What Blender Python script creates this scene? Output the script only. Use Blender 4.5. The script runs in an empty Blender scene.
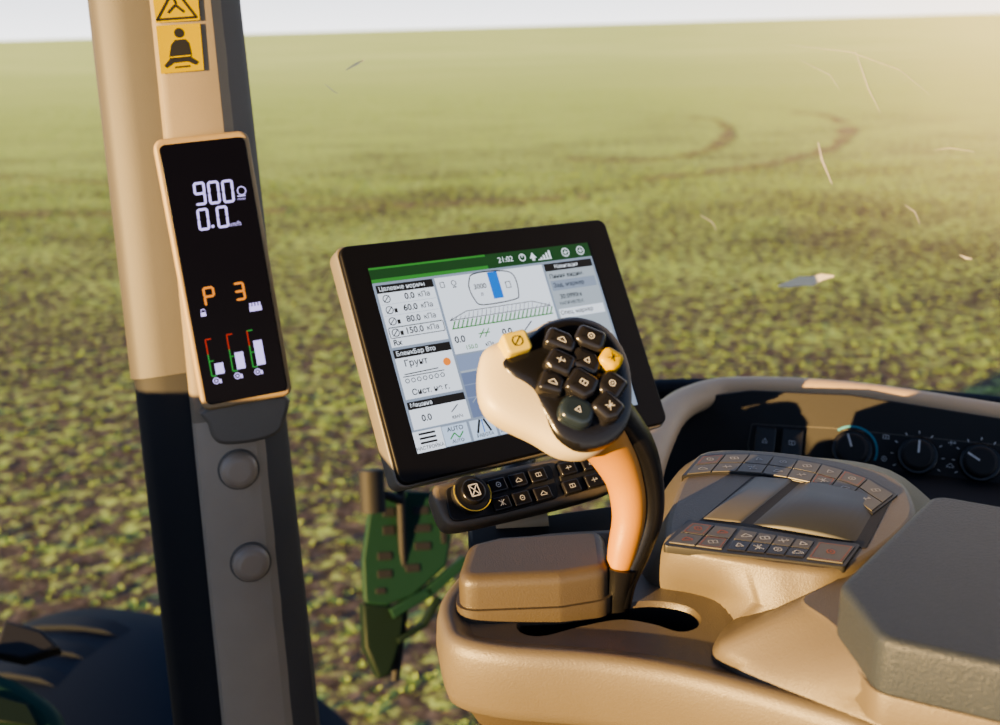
import bpy, bmesh, math, random
import numpy as np
from mathutils import Vector, Matrix
random.seed(4); np.random.seed(4)
S=bpy.context.scene
S.view_settings.view_transform='AgX'; S.view_settings.look='AgX - Medium High Contrast'
H=2.75
pitch=math.atan(.3365); roll=math.radians(-1.6)
R=Matrix.Rotation(math.pi/2-pitch,3,'X')@Matrix.Rotation(roll,3,'Z')
C=Vector((0,0,H))
cam=bpy.data.cameras.new('camera'); cam.sensor_width=36; cam.lens=36; cam.clip_start=.02; cam.clip_end=5000
co=bpy.data.objects.new('camera',cam); co.matrix_world=Matrix.Translation(C)@R.to_4x4(); S.collection.objects.link(co); S.camera=co
cam.dof.use_dof=True; cam.dof.focus_distance=.79; cam.dof.aperture_fstop=5.6

def ray(u,v): return R@Vector(((u-500)/1000,-(v-362.5)/1000,-1))
def W(u,v,d): return C+ray(u,v)*d
def Z(u,v,z):
    r=ray(u,v); return C+r*(z/r.z)
def Zp(l,z):
    o=[]
    for p in l:
        if len(p)==3: o.append(Vector((p[0],p[1],H+z)))
        else: o.append(Z(p[0],p[1],z))
    return o

class Frame:
    def __init__(s,o,X,Y):
        s.o=Vector(o); s.X=Vector(X).normalized(); Y=Vector(Y); s.Y=(Y-s.X*Y.dot(s.X)).normalized(); s.Z=s.X.cross(s.Y)
        m=Matrix((s.X,s.Y,s.Z)).transposed().to_4x4(); m.translation=s.o; s.M=m
    def px(s,u,v,h=0):
        r=ray(u,v); t=((s.o+s.Z*h)-C).dot(s.Z)/r.dot(s.Z); p=C+r*t-s.o
        return (p.dot(s.X),p.dot(s.Y))
def rect_frame(c,width):
    r=[ray(*p) for p in c]
    A=np.array([[r[0][i],-r[1][i],r[2][i]] for i in range(3)]); b=np.array([r[3][i] for i in range(3)])
    d=np.linalg.solve(A,b); d=[d[0],d[1],d[2],1.0]
    P=[r[i]*d[i] for i in range(4)]
    wx=((P[1]-P[0])+(P[2]-P[3]))/2; hy=((P[0]-P[3])+(P[1]-P[2]))/2
    s=width/wx.length; o=C+(P[0]+P[1]+P[2]+P[3])*(s/4)
    f=Frame(o,wx,hy); f.w=width; f.h=hy.length*s
    return f

# ---------------- materials
def mat(name,col,rough=.5,metal=0,namt=.06,nscale=30,bump=0,bscale=600,emit=None,es=1,spec=.5,coat=0):
    m=bpy.data.materials.new(name); m.use_nodes=True; nt=m.node_tree; b=nt.nodes['Principled BSDF']
    b.inputs['Roughness'].default_value=rough; b.inputs['Metallic'].default_value=metal
    b.inputs['Specular IOR Level'].default_value=spec; b.inputs['Coat Weight'].default_value=coat
    tc=nt.nodes.new('ShaderNodeTexCoord')
    n=nt.nodes.new('ShaderNodeTexNoise'); n.inputs['Scale'].default_value=nscale; n.inputs['Detail'].default_value=4
    nt.links.new(tc.outputs['Object'],n.inputs['Vector'])
    mx=nt.nodes.new('ShaderNodeMix'); mx.data_type='RGBA'
    mx.inputs['A'].default_value=(*[c*(1-namt) for c in col],1); mx.inputs['B'].default_value=(*[min(1,c*(1+namt)) for c in col],1)
    nt.links.new(n.outputs['Fac'],mx.inputs['Factor']); nt.links.new(mx.outputs['Result'],b.inputs['Base Color'])
    if bump:
        n2=nt.nodes.new('ShaderNodeTexNoise'); n2.inputs['Scale'].default_value=bscale; n2.inputs['Detail'].default_value=3
        nt.links.new(tc.outputs['Object'],n2.inputs['Vector'])
        bp=nt.nodes.new('ShaderNodeBump'); bp.inputs['Strength'].default_value=bump; bp.inputs['Distance'].default_value=.001
        nt.links.new(n2.outputs['Fac'],bp.inputs['Height']); nt.links.new(bp.outputs['Normal'],b.inputs['Normal'])
    if emit:
        b.inputs['Emission Color'].default_value=(*emit,1); b.inputs['Emission Strength'].default_value=es
    return m
def em(name,col,es=1.0): return mat(name,(.01,.01,.01),.35,emit=col,es=es,spec=.15)
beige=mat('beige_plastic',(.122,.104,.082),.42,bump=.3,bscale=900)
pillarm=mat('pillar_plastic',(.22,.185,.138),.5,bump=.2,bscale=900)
pillart=mat('pillar_plastic_fill_lift',(.36,.31,.25),.42,bump=.2,bscale=900)  # pillar plastic lightened in place of fill light in the shade
pillars=mat('pillar_shade_side_plastic',(.062,.058,.053),.55,bump=.2,bscale=900)  # pillar plastic darkened, the shadow side put into the colour
rimm=mat('rim_plastic',(.32,.235,.13),.5,bump=.2,bscale=900)
rimd=mat('dash_rim_plastic',(.52,.38,.23),.5,bump=.2,bscale=900)
casing=mat('grey_beige_casing',(.15,.138,.12),.45,bump=.1)
pillargrey=mat('pillar_grey_plastic',(.10,.095,.092),.5,bump=.2)
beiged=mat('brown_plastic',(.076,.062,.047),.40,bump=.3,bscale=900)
leather=mat('padded_vinyl',(.036,.046,.066),.45,bump=.7,bscale=650,spec=.4)
black=mat('black_plastic',(.010,.010,.012),.25,bump=.1)
blackm=mat('black_matte_plastic',(.013,.013,.015),.6,bump=.2)
bezelm=mat('black_bezel',(.005,.005,.007),.5,spec=.25)
rubber=mat('dark_rubber',(.008,.010,.016),.7)
glassblk=mat('black_glass',(.003,.002,.003),.2,spec=.12)
keyg=mat('grey_key',(.095,.090,.080),.42)
keyd=mat('dark_key',(.016,.016,.020),.20)
keyb=mat('blue_grey_key',(.018,.028,.042),.2)
strp=mat('key_strip_base',(.025,.025,.026),.4)
lid=mat('grey_cover',(.034,.038,.046),.42,spec=.4)
yel=mat('yellow_plastic',(.52,.34,.0),.4)
paley=mat('pale_yellow_plastic',(.55,.43,.08),.4)
stick=mat('sticker_yellow',(.42,.31,.0),.7,spec=.05)
ink=mat('black_ink',(.01,.01,.01),.6)
white=mat('white_ink',(.6,.6,.6),.5)
palek=mat('pale_ink',(.45,.44,.42),.5)
redk=mat('red_orange_ink',(.40,.10,.04),.5)
teal=mat('teal_ink',(.04,.24,.34),.5)
green=mat('green_paint',(.006,.036,.024),.6,spec=.3)
greend=mat('dark_green_paint',(.003,.014,.010),.6,spec=.3)
navy=mat('dark_blue_fender',(.008,.012,.022),.6,spec=.2)
tyre=mat('tyre_rubber',(.012,.012,.015),.85)
cream=mat('cream_plastic',(.50,.43,.30),.45,bump=.15)
stemm=mat('stem_plastic',(.42,.195,.045),.42,bump=.15)
seatm=mat('seat_fabric',(.03,.03,.032),.9,bump=.6,bscale=500)
eW=em('lit_white',(.80,.87,.97),1.1); eP=em('lit_violet_white',(.60,.52,1),1.5); eO=em('lit_orange',(1,.33,.05),1.0)
eR=em('lit_red',(.8,.04,.02),.6); eG=em('lit_green',(.04,.5,.08),.6); eGb=em('lit_dark_green',(.012,.09,.025),.8); eGm=em('lit_mid_green',(.06,.34,.06),.8)
eK=em('lit_black',(.01,.012,.015),1); eB=em('lit_blue',(.02,.20,.75),1); eS=em('lit_slate',(.19,.25,.42),.9); eS2=em('lit_slate_light',(.29,.37,.56),.9)
eBg=em('lit_grey_blue',(.36,.44,.58),.8); eLg=em('lit_light_grey',(.50,.58,.66),.85); eOr=em('lit_orange_dot',(1,.3,.05),1); eBl=em('lit_pale_blue',(.60,.74,.95),1.0)

# ---------------- geometry
class Geo:
    def __init__(s): s.v=[];s.f=[];s.mi=[];s.sm=[];s.mats=[]
    def slot(s,m):
        if m not in s.mats: s.mats.append(m)
        return s.mats.index(m)
    def add(s,V,F,m,smooth=True,M=None):
        b=len(s.v); k=s.slot(m)
        for p in V:
            p=Vector(p); s.v.append(M@p if M else p)
        for f in F: s.f.append([i+b for i in f]); s.mi.append(k); s.sm.append(smooth)
    def loft(s,cs,m,cap0=True,cap1=True,M=None):
        n=len(cs[0]); V=[p for c in cs for p in c]; F=[]
        for j in range(len(cs)-1):
            for i in range(n):
                a=j*n+i; b=j*n+(i+1)%n; F.append([a,b,b+n,a+n])
        b0=len(s.v); s.add(V,F,m,True,M); k=s.slot(m)
        if cap0: s.f.append([b0+i for i in range(n)][::-1]); s.mi.append(k); s.sm.append(False)
        if cap1: s.f.append([b0+(len(cs)-1)*n+i for i in range(n)]); s.mi.append(k); s.sm.append(False)
    def prism(s,o,z0,z1,m,bev=0,st=3,M=None,b0=0):
        o=ccw(o); cs=[]
        if b0:
            cs=[[ (x,y,z0+b0-b0*math.cos(math.pi/2*i/st)) for x,y in offset(o,b0*(1-math.sin(math.pi/2*i/st)))] for i in range(st)]
            cs.append([(x,y,z0+b0) for x,y in o])
        else: cs.append([(x,y,z0) for x,y in o])
        cs.append([(x,y,z1-bev) for x,y in o])
        if bev:
            for i in range(1,st+1):
                a=math.pi/2*i/st; cs.append([(x,y,z1-bev+bev*math.sin(a)) for x,y in offset(o,bev*(1-math.cos(a)))])
        s.loft(cs,m,M=M)
    def pillow(s,o,hf,hb,m,n=7,e=2.2,zc=0,M=None):
        o=ccw(o); cx=sum(p[0] for p in o)/len(o); cy=sum(p[1] for p in o)/len(o); cs=[]
        for i in range(-n,n+1):
            a=i/n*math.pi/2*.97; r=abs(math.cos(a))**(2/e); z=abs(math.sin(a))**(2/e)*(hf if a>0 else -hb)
            cs.append([(cx+(x-cx)*r,cy+(y-cy)*r,zc+z) for x,y in o])
        s.loft(cs,m,M=M)
    def disc(s,x,y,r,z0,z1,m,bev=0,n=28,ry=None,M=None,st=3):
        s.prism([(x+r*math.cos(2*math.pi*i/n),y+(ry or r)*math.sin(2*math.pi*i/n)) for i in range(n)],z0,z1,m,bev,st,M=M)
    def poly(s,o,z,m):
        o=ccw(o); s.add([(x,y,z) for x,y in o],[list(range(len(o)))],m,False)
    def line(s,p,q,w,z,m):
        p=Vector(p[:2]);q=Vector(q[:2]);d=(q-p)
        if d.length<1e-9:return
        n=Vector((-d.y,d.x)).normalized()*w/2
        s.add([(*(p-n),z),(*(q-n),z),(*(q+n),z),(*(p+n),z)],[[0,1,2,3]],m,False)
    def pl(s,pts,w,z,m,close=False):
        k=len(pts)
        for i in range(k if close else k-1): s.line(pts[i],pts[(i+1)%k],w,z,m)
    def arc(s,x,y,r,w,a0,a1,z,m,n=16):
        P=[(x+r*math.cos(a0+(a1-a0)*i/n),y+r*math.sin(a0+(a1-a0)*i/n)) for i in range(n+1)]; s.pl(P,w,z,m)
    def rect(s,x,y,w,h,z,m,r=0):
        s.poly(rrect(w,h,r,x,y) if r else [(x-w/2,y-h/2),(x+w/2,y-h/2),(x+w/2,y+h/2),(x-w/2,y+h/2)],z,m)
    def sweep(s,path,rad,m,n=16,side=None,ell=1,caps=True):
        cs=[];up=side
        for i,p in enumerate(path):
            t=(path[min(i+1,len(path)-1)]-path[max(i-1,0)]).normalized()
            if up is None: up=Vector((0,0,1)) if abs(t.z)<.9 else Vector((1,0,0))
            a=(up-t*up.dot(t)).normalized(); b=t.cross(a); up=a; r=rad[i] if isinstance(rad,(list,tuple)) else rad
            cs.append([p+a*(math.cos(2*math.pi*k/n)*r)+b*(math.sin(2*math.pi*k/n)*r*ell) for k in range(n)])
        s.loft(cs,m,caps,caps)
    def text(s,t,x,y,size,z,m,ax='CENTER',bold=0,rot=0,sx=1):
        cu=bpy.data.curves.new('t','FONT'); cu.body=t; cu.size=1.0; cu.align_x=ax; cu.align_y='CENTER'; cu.offset=bold; cu.resolution_u=3
        ob=bpy.data.objects.new('t',cu); S.collection.objects.link(ob); dg=bpy.context.evaluated_depsgraph_get(); 
        me=bpy.data.meshes.new_from_object(ob.evaluated_get(dg)); c,sn=math.cos(rot),math.sin(rot)
        V=[]
        for v in me.vertices:
            a,b=v.co.x*sx*size,v.co.y*size; V.append((x+a*c-b*sn,y+a*sn+b*c,z))
        s.add(V,[list(p.vertices) for p in me.polygons],m,False)
        bpy.data.objects.remove(ob); bpy.data.curves.remove(cu); bpy.data.meshes.remove(me)
    def seg7(s,ch,x,y,w,h,t,z,m,sl=.05):
        on={'9':'abcdfg','0':'abcdef','3':'abcdg','P':'abefg'}[ch]; g=t*.06
        P={'a':((-w/2,h/2),(w/2,h/2)),'g':((-w/2,0),(w/2,0)),'d':((-w/2,-h/2),(w/2,-h/2)),'f':((-w/2,h/2),(-w/2,0)),'b':((w/2,h/2),(w/2,0)),'e':((-w/2,0),(-w/2,-h/2)),'c':((w/2,0),(w/2,-h/2))}
        for k in on:
            (a,b),(c,d)=P[k]; L=Vector((c-a,d-b)); u=L.normalized(); n=Vector((-u.y,u.x)); p=Vector((a,b))+u*g; q=Vector((c,d))-u*g
            pts=[p-u*t*.25,p+u*t*.3+n*t/2,q-u*t*.3+n*t/2,q+u*t*.25,q-u*t*.3-n*t/2,p+u*t*.3-n*t/2]
            s.poly([(x+e.x+e.y*sl,y+e.y) for e in pts],z,m)
def ccw(o):
    o=[(p[0],p[1]) for p in o]; a=sum(o[i][0]*o[(i+1)%len(o)][1]-o[(i+1)%len(o)][0]*o[i][1] for i in range(len(o)))
    return o if a>0 else o[::-1]
def offset(o,d):
    n=len(o); r=[]
    for i in range(n):
        p=Vector(o[i]); a=(p-Vector(o[i-1])); b=(Vector(o[(i+1)%n])-p)
        if a.length<1e-9 or b.length<1e-9: r.append(tuple(p)); continue
        a.normalize();b.normalize(); na=Vector((-a.y,a.x));nb=Vector((-b.y,b.x)); k=na+nb; q=max(.4,1+na.dot(nb)); r.append(tuple(p+k*(d/q)))
    return r
def rrect(w,h,r,cx=0,cy=0,n=5):
    o=[]
    for sx,sy,a in ((1,1,0),(-1,1,90),(-1,-1,180),(1,-1,270)):
        for i in range(n+1):
            t=math.radians(a+90*i/n); o.append((cx+(w/2-r)*sx+r*math.cos(t),cy+(h/2-r)*sy+r*math.sin(t)))
    return o
def rp(pts,r,n=5):
    P=[Vector(p[:2]) for p in ccw(pts)]; o=[]; k=len(P)
    for i in range(k):
        p=P[i]; a=P[i-1]-p; b=P[(i+1)%k]-p; la,lb=a.length,b.length; a.normalize(); b.normalize()
        ang=math.acos(max(-1,min(1,a.dot(b))))
        t=min(r/math.tan(ang/2) if ang<3.1 else 0,la*.48,lb*.48)
        if t<1e-5: o.append(tuple(p)); continue
        s=p+a*t; e=p+b*t
        for j in range(n+1):
            q=j/n; o.append(tuple(s*(1-q)**2+p*2*q*(1-q)+e*q*q))
    return o
def cr(pts,n=6,close=True):
    P=[Vector(p) for p in pts]; k=len(P); o=[]
    for i in range(k if close else k-1):
        g=(lambda j:P[j%k]) if close else (lambda j:P[min(max(j,0),k-1)])
        a,b,c,d=g(i-1),g(i),g(i+1),g(i+2)
        for j in range(n):
            t=j/n; o.append(.5*((2*b)+(c-a)*t+(2*a-5*b+4*c-d)*t*t+(3*b-a-3*c+d)*t**3))
    if not close:o.append(P[-1])
    return o
def mk(name,geo,M=None,parent=None,world=False,label=None,cat=None,kind=None,group=None,sharp=40):
    M=M or Matrix.Identity(4)
    V=geo.v
    if world: Mi=M.inverted(); V=[Mi@v for v in V]
    me=bpy.data.meshes.new(name); me.from_pydata([tuple(v) for v in V],[],geo.f)
    for m in geo.mats: me.materials.append(m)
    me.polygons.foreach_set('material_index',geo.mi); me.polygons.foreach_set('use_smooth',geo.sm); me.update()
    bm=bmesh.new(); bm.from_mesh(me); ca=math.radians(sharp)
    for e in bm.edges:
        if len(e.link_faces)==2 and e.calc_face_angle(0)>ca: e.smooth=False
    bm.to_mesh(me); bm.free()
    ob=bpy.data.objects.new(name,me); S.collection.objects.link(ob)
    if parent:
        bpy.context.view_layer.update()
        ob.parent=parent; ob.matrix_basis=parent.matrix_world.inverted()@M
    else: ob.matrix_basis=M
    if label: ob['label']=label
    if cat: ob['category']=cat
    if kind: ob['kind']=kind
    if group: ob['group']=group
    return ob
def empty(name,M,label,cat):
    ob=bpy.data.objects.new(name,None); S.collection.objects.link(ob); ob.matrix_basis=M; ob.empty_display_size=.05
    ob['label']=label; ob['category']=cat; bpy.context.view_layer.update(); return ob

# ================= PILLAR + DISPLAY
D=rect_frame([(155,140),(250,130),(290,395),(200,412)],.090)
w,h=D.w,D.h
root=empty('corner_post_display',D.M,'slim black display in beige frame showing engine speed and gauges','instrument display')
g=Geo(); g.prism(rrect(w,h,.009),-.022,.004,rimm,.003); mk('display_frame',g,D.M,root)
g=Geo(); g.prism(rrect(w-.009,h-.012,.006),.003,.006,glassblk,.0008); 
zz=.0063
px=D.px
for i,(c,u) in enumerate(zip('900',(199.5,213.5,227.5))):
    x,y=px(u,194-(i*1.2)); g.seg7(c,x,y,.0088,.020,.0024,zz,eP)
for c,u,v in (('0',203,219.5),('0',222,217)):
    x,y=px(u,v); g.seg7(c,x,y,.0088,.019,.0024,zz,eP)
x,y=px(212.5,226.5); g.rect(x,y,.0026,.0026,zz,eP)
x,y=px(241,191); g.arc(x,y,.004,.0009,0,6.28,zz,eP); g.rect(x-.001,y-.005,.008,.001,zz,eP)
x,y=px(234,224); g.text('km/h',x,y,.0065,zz,eP)
x,y=px(241,199); g.text('n/min',x,y,.0035,zz,eP)
x,y=px(209,296); g.seg7('P',x,y,.0090,.017,.0025,zz,eO,0)
x,y=px(239,291); g.seg7('3',x,y,.0085,.016,.0025,zz,eO,0)
x,y=px(203,313); g.rect(x,y-.001,.005,.004,zz,eP); g.arc(x,y+.002,.002,.0008,0,3.14,zz,eP)
x,y=px(255,308); g.rect(x,y,.012,.005,zz,eP)
for k in range(4): g.rect(x-.0045+k*.003,y+.004,.0018,.004,zz,eP)
for i,(u,v,hh) in enumerate(((214,357,.011),(235,352,.017),(255,348,.025))):
    x,y=px(u,v); 
    g.rect(x+.003,y-.017+hh/2,.0085,hh,zz,eP)
    g.line((x-.0055,y-.018),(x-.0055,y+.004),.0014,zz,eG); g.line((x-.0055,y+.004),(x-.0055,y+.019),.0014,zz,eR)
    g.line((x-.0055,y+.019),(x+.0,y+.019),.0014,zz,eR if i<2 else eG); g.line((x-.0055,y-.018),(x-.001,y-.018),.0014,zz,eG)
    g.line((x-.0055,y-.003),(x-.001,y-.003),.0012,zz,eG)
    x,y=px(u+2,v+23); g.arc(x,y,.003,.0009,0,6.28,zz,eP,8); g.rect(x+.004,y-.001,.002,.004,zz,eP); g.rect(x,y,.002,.002,zz,eP)
mk('display_panel',g,D.M,root)
g=Geo(); o=[px(205,408,-.012),px(283,394,-.012),px(285,418,-.012),px(277,433,-.012),px(255,441,-.012),px(225,444,-.012),px(213,438,-.012),px(208,424,-.012)]
g.prism([p[:2] for p in cr(o,3)],-.03,-.006,casing,.004); mk('mounting_bracket',g,D.M,root)

proot=empty('cab_pillar',D.M,'tall beige plastic cab corner post with two round bolt caps','cab pillar')
T,B=.50,-.62
def P2(h,u,v): return D.px(u,v,h)
def strip(name,pf,mt,y0,y1,bv=0):
    g=Geo(); n=14; cs=[]
    for i in range(n+1):
        y=y0+(y1-y0)*i/n; cs.append([(x+sx*y,y,z) for x,z,sx in pf])
    g.loft(cs,mt); return mk(name,g,D.M,proot,sharp=30)
xa=P2(-.03,190,400); xb=P2(-.03,150,0); sk=(xa[0]-xb[0])/(xa[1]-xb[1]); x0=xa[0]-sk*xa[1]
xr=P2(-.05,284,400); xs=P2(-.05,240,2); skr=(xr[0]-xs[0])/(xr[1]-xs[1]); xR=xr[0]-skr*xr[1]
sl2=P2(-.07,130,375); s2t=P2(-.07,87,0); skl=(sl2[0]-s2t[0])/(sl2[1]-s2t[1]); xL=sl2[0]-skl*sl2[1]
xm=x0+(xR-x0)*.64
pf=[(x0,-.10,sk),(xR,-.10,skr),(xR,-.058,skr),(xR-.004,-.05,skr),(xm+.006,-.033,(sk+skr)/2),(xm,-.029,(sk+skr)/2),(x0+.01,-.027,sk),(x0+.003,-.030,sk),(x0,-.036,sk)]
ym=P2(-.03,240,415)[1]
strip('post_cover',pf,pillarm,T,ym); strip('lower_post_lift',pf,pillart,ym,B)  # lower post is the same pillar, its shade lifted by a lighter colour
pf=[(xm+.003,-.033,(sk+skr)/2),(xR-.004,-.0485,skr),(xR+.001,-.056,skr),(xR+.001,-.10,skr),(xm+.003,-.10,(sk+skr)/2)]
strip('side_trim',[(a,b+.0012,c) for a,b,c in pf][::-1],pillargrey,T,B)
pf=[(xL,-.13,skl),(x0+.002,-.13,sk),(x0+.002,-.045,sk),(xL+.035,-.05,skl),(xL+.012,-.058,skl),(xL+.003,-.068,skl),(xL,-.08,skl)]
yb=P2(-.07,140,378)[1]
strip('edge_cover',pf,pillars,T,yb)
strip('edge_cover_shade',[(a+(.003 if a<xL+.02 else 0),b-.003,c) for a,b,c in pf],rubber,yb,B)  # lower edge cover, its shadow painted as a dark section
capm=mat('bolt_cap_plastic',(.36,.30,.24),.35)
for u,v in ((239,470),(251,563)):
    g=Geo(); x,y=D.px(u,v,-.024)
    g.disc(x,y,.0215,-.034,-.0255,casing,.001); g.disc(x,y,.0195,-.034,-.0145,capm,.009,st=6); mk('bolt_cap',g,D.M,proot)
g=Geo(); zs=-.0262
def q(u,v): return D.px(u,v,zs)
g.poly([q(150,-22),q(196,-26),q(200,20),q(156,23)],zs,stick); g.poly([q(156,26),q(200,23),q(204,70),q(161,74)],zs,stick)
zi=zs+.0003
g.pl([q(157,20),q(174,-12),q(196,17)],.0022,zi,ink); g.line(q(156,20),q(197,17),.0022,zi,ink); g.pl([q(168,13),q(175,5),q(184,12)],.0022,zi,ink); g.pl([q(173,-2),q(176,4)],.002,zi,ink)
x,y=q(179,33); g.disc(x,y,.0046,zs,zi,ink)
g.poly(rp([q(171,45),q(175,40),q(185,39),q(189,43),q(192,57),q(169,60)],.002),zi,ink)
g.poly(rp([q(164,66),q(170,59),q(191,57),q(199,62),q(196,65),q(188,61.5),q(174,63),q(167,68)],.001),zi,ink)
g.line(q(170,57.5),q(191,55.5),.0012,zi+.0002,stick); g.line(q(175,67.5),q(190,66),.0016,zi,ink)
mk('warning_sticker',g,D.M,label='yellow safety sticker with warning triangle and seated figure',cat='sticker')

# ================= MONITOR
Mn=rect_frame([(341,246),(607,218),(664,425),(394,490)],.295)
root=empty('touchscreen_monitor',Mn.M,'black-framed touchscreen monitor showing sprayer guidance pages','monitor')
g=Geo(); g.prism(rrect(Mn.w+.001,Mn.h+.001,.009),-.027,-.003,casing,.002,b0=.006); mk('monitor_housing',g,Mn.M,root)
g=Geo(); g.prism(rrect(Mn.w-.002,Mn.h-.003,.009),-.006,.003,bezelm,.002); mk('bezel',g,Mn.M,root)
g=Geo(); z=.0034; px=lambda u,v:Mn.px(u,v,z)
a=px(372,268); b=px(592,242); c=px(632,403); d=px(414,458)
x0_,x1_=(a[0]+d[0])/2,(b[0]+c[0])/2; y1_,y0_=(a[1]+b[1])/2,(c[1]+d[1])/2; sw=x1_-x0_; sh=y1_-y0_
g.rect((x0_+x1_)/2,(y0_+y1_)/2,sw,sh,z,eK)
mk('screen_glass',g,Mn.M,root)
def U(s,t): return (x0_+s*sw,y1_-t*sh)
g=Geo()
def box(s0,t0,s1,t1,m,k=1,r=0):
    a=U(s0,t0);b=U(s1,t1); g.rect((a[0]+b[0])/2,(a[1]+b[1])/2,b[0]-a[0],a[1]-b[1],z+k*.00025,m,r)
def tx(t,s,v,size,m=None,k=4,ax='LEFT',bold=.010): 
    a=U(s,v); g.text(t,a[0],a[1],size*sh,z+k*.00025,m or eK,ax,bold)
box(0,0,1,.085,eGb); box(0,0.0,.50,.012,eGm,2); box(0,.065,.5,.085,eGm,2)
box(0,.085,1,1,eBg)
tx('21:02',.55,.045,.045,eW,ax='LEFT')
def ln(p,q_,w,m,k=4): g.line(U(*p),U(*q_),w,z+k*.00025,m)
x,y=U(.665,.045); g.arc(x,y,.0035,.0011,0,6.28,z+.001,eW,10); g.line((x,y),(x,y+.003),.001,z+.001,eW)
x,y=U(.715,.045); g.poly([(x-.004,y-.002),(x,y+.004),(x+.004,y-.002)],z+.001,eW); g.rect(x,y-.003,.003,.003,z+.001,eW)
x,y=U(.765,.045); 
for k in range(4): g.rect(x-.003+k*.0035,y-.003+k*.001,.0022,.002+k*.002,z+.001,eW)
x,y=U(.77,.07); g.rect(x,y,.016,.001,z+.001,eW)
for s in (.875,.95):
    x,y=U(s,.045); g.arc(x,y,.0042,.0011,0,6.28,z+.001,eW,12); g.line((x-.0025,y),(x+.0025,y),.001,z+.001,eW); g.line((x,y-.0025),(x,y+.0025),.001,z+.001,eW)
box(.01,.10,.245,.145,eK,2); tx('Целевые нормы',.018,.123,.034,eW)
box(.01,.145,.245,.44,eW,2)
for i,(a1) in enumerate(('0.0','60.0','80.0','150.0')):
    v=.178+i*.062; tx(a1,.155,v,.048,ax='RIGHT',bold=.02); tx('кПа',.168,v,.040)
    x,y=U(.04,v); g.arc(x,y,.0035,.0008,0,6.28,z+.001,eK,10); g.line((x-.003,y-.003),(x+.003,y+.003),.0008,z+.001,eK)
    if i: g.rect(x+.006,y-.001,.003,.004,z+.001,eK); box(.015,v-.033,.24,v-.031,eLg,3)
xq,yq=U(.128,.364); g.pl(rrect(.225*sw,.056*sh,.001,xq,yq,2),.0007,z+.001,eK,True)
tx('Rx',.02,.418,.044,bold=.02)
box(.01,.455,.245,.50,eK,2); tx('БленкБар Вто',.018,.478,.034,eW)
box(.01,.50,.245,.72,eW,2); tx('Грунт',.04,.535,.048,bold=.015)
for i in range(7):
    x,y=U(.035+i*.024,.625); g.arc(x,y,.002,.0007,0,6.28,z+.001,eK,6); g.line((x-.003,y+.004),(x+.003,y+.004),.0008,z+.001,eK)
x,y=U(.212,.56); g.disc(x,y,.0037,z,z+.001,eOr)
ln((.03,.59),(.17,.585),.0009,eK)
tx('Сист. не г.',.04,.69,.044,bold=.015)
box(.01,.735,.245,.775,eK,2); tx('Машина',.018,.755,.032,eW); box(.01,.775,.245,.88,eW,2); tx('0.0',.05,.83,.048,bold=.02); tx('км/ч',.17,.855,.030); x,y=U(.19,.81); g.line((x-.004,y-.003),(x+.004,y+.003),.0009,z+.001,eK)
box(.255,.10,.745,.53,eW,2)
tank=[U(*p) for p in ((.40,.135),(.42,.105),(.50,.10),(.58,.115),(.605,.16),(.60,.25),(.575,.28),(.43,.285),(.40,.25),(.39,.18))]
g.pl([p[:2] for p in cr(tank,3)],.0011,z+.001,eK,True); box(.485,.105,.53,.26,eB,4); tx('3000',.438,.18,.040,bold=.015,ax='CENTER',k=5); tx('л',.438,.225,.032,ax='CENTER',k=5); x,y=U(.565,.19); g.pl([(x-.0025,y-.003),(x+.0025,y-.003),(x+.0025,y+.003),(x-.0025,y+.003)],.0007,z+.001,eK,True)
g.line(U(.27,.345),U(.73,.345),.0007,z+.001,eK); g.line(U(.35,.305),U(.65,.305),.0007,z+.001,eK); g.line(U(.27,.345),U(.35,.305),.0007,z+.001,eK); g.line(U(.73,.345),U(.65,.305),.0007,z+.001,eK)
for i in range(24):
    s=.275+i*.0193; g.line(U(s,.39),U(s+.016,.35),.0013,z+.001,eGm); g.line(U(s,.345),U(s+.0095,.31 if .34<s<.66 else .328),.0005,z+.001,eK)
g.line(U(.27,.392),U(.73,.392),.0012,z+.001,eGm)
tx('0.0',.29,.455,.052,bold=.02,ax='CENTER'); tx('0.0',.50,.455,.052,bold=.02,ax='CENTER'); tx('7',.70,.455,.052,bold=.02,ax='CENTER'); tx('150.0',.33,.505,.034,ax='CENTER',m=eGm); tx('кПа',.41,.505,.030,ax='CENTER'); tx('км/ч',.53,.505,.030,ax='CENTER')
x,y=U(.40,.44); g.line((x-.006,y-.004),(x+.001,y+.004),.001,z+.001,eGm); g.line((x,y-.004),(x+.006,y+.004),.001,z+.001,eGm); g.line((x-.006,y),(x+.006,y),.001,z+.001,eGm)
x,y=U(.60,.44); g.line((x-.005,y-.004),(x+.005,y+.004),.001,z+.001,eK)
x,y=U(.33,.14); g.arc(x,y,.0025,.0007,0,6.28,z+.001,eK,8); g.rect(x,y-.004,.004,.001,z+.001,eK); x,y=U(.28,.14);g.pl([(x-.002,y-.003),(x+.002,y-.003),(x+.002,y+.002),(x-.002,y+.002)],.0007,z+.001,eK,True)
box(.255,.54,.745,.88,eS,2); box(.255,.54,.745,.625,eS2,3)
box(.255,.625,.745,.636,eLg,4); box(.255,.70,.745,.705,eS2,3); box(.255,.77,.745,.776,eS2,3)
ln((.5,.632),(.5,.88),.0008,eR); ln((.46,.632),(.36,.88),.0008,eLg); ln((.54,.632),(.64,.88),.0008,eLg); ln((.42,.632),(.27,.80),.0006,eLg)
x,y=U(.50,.78); g.poly([(x-.007,y-.008),(x+.007,y-.008),(x,y+.009)],z+.0013,eGm)
box(.755,.10,.99,.145,eK,2); tx('Навигация',.80,.123,.032,eW)
box(.755,.145,.99,.88,eLg,2)
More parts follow.
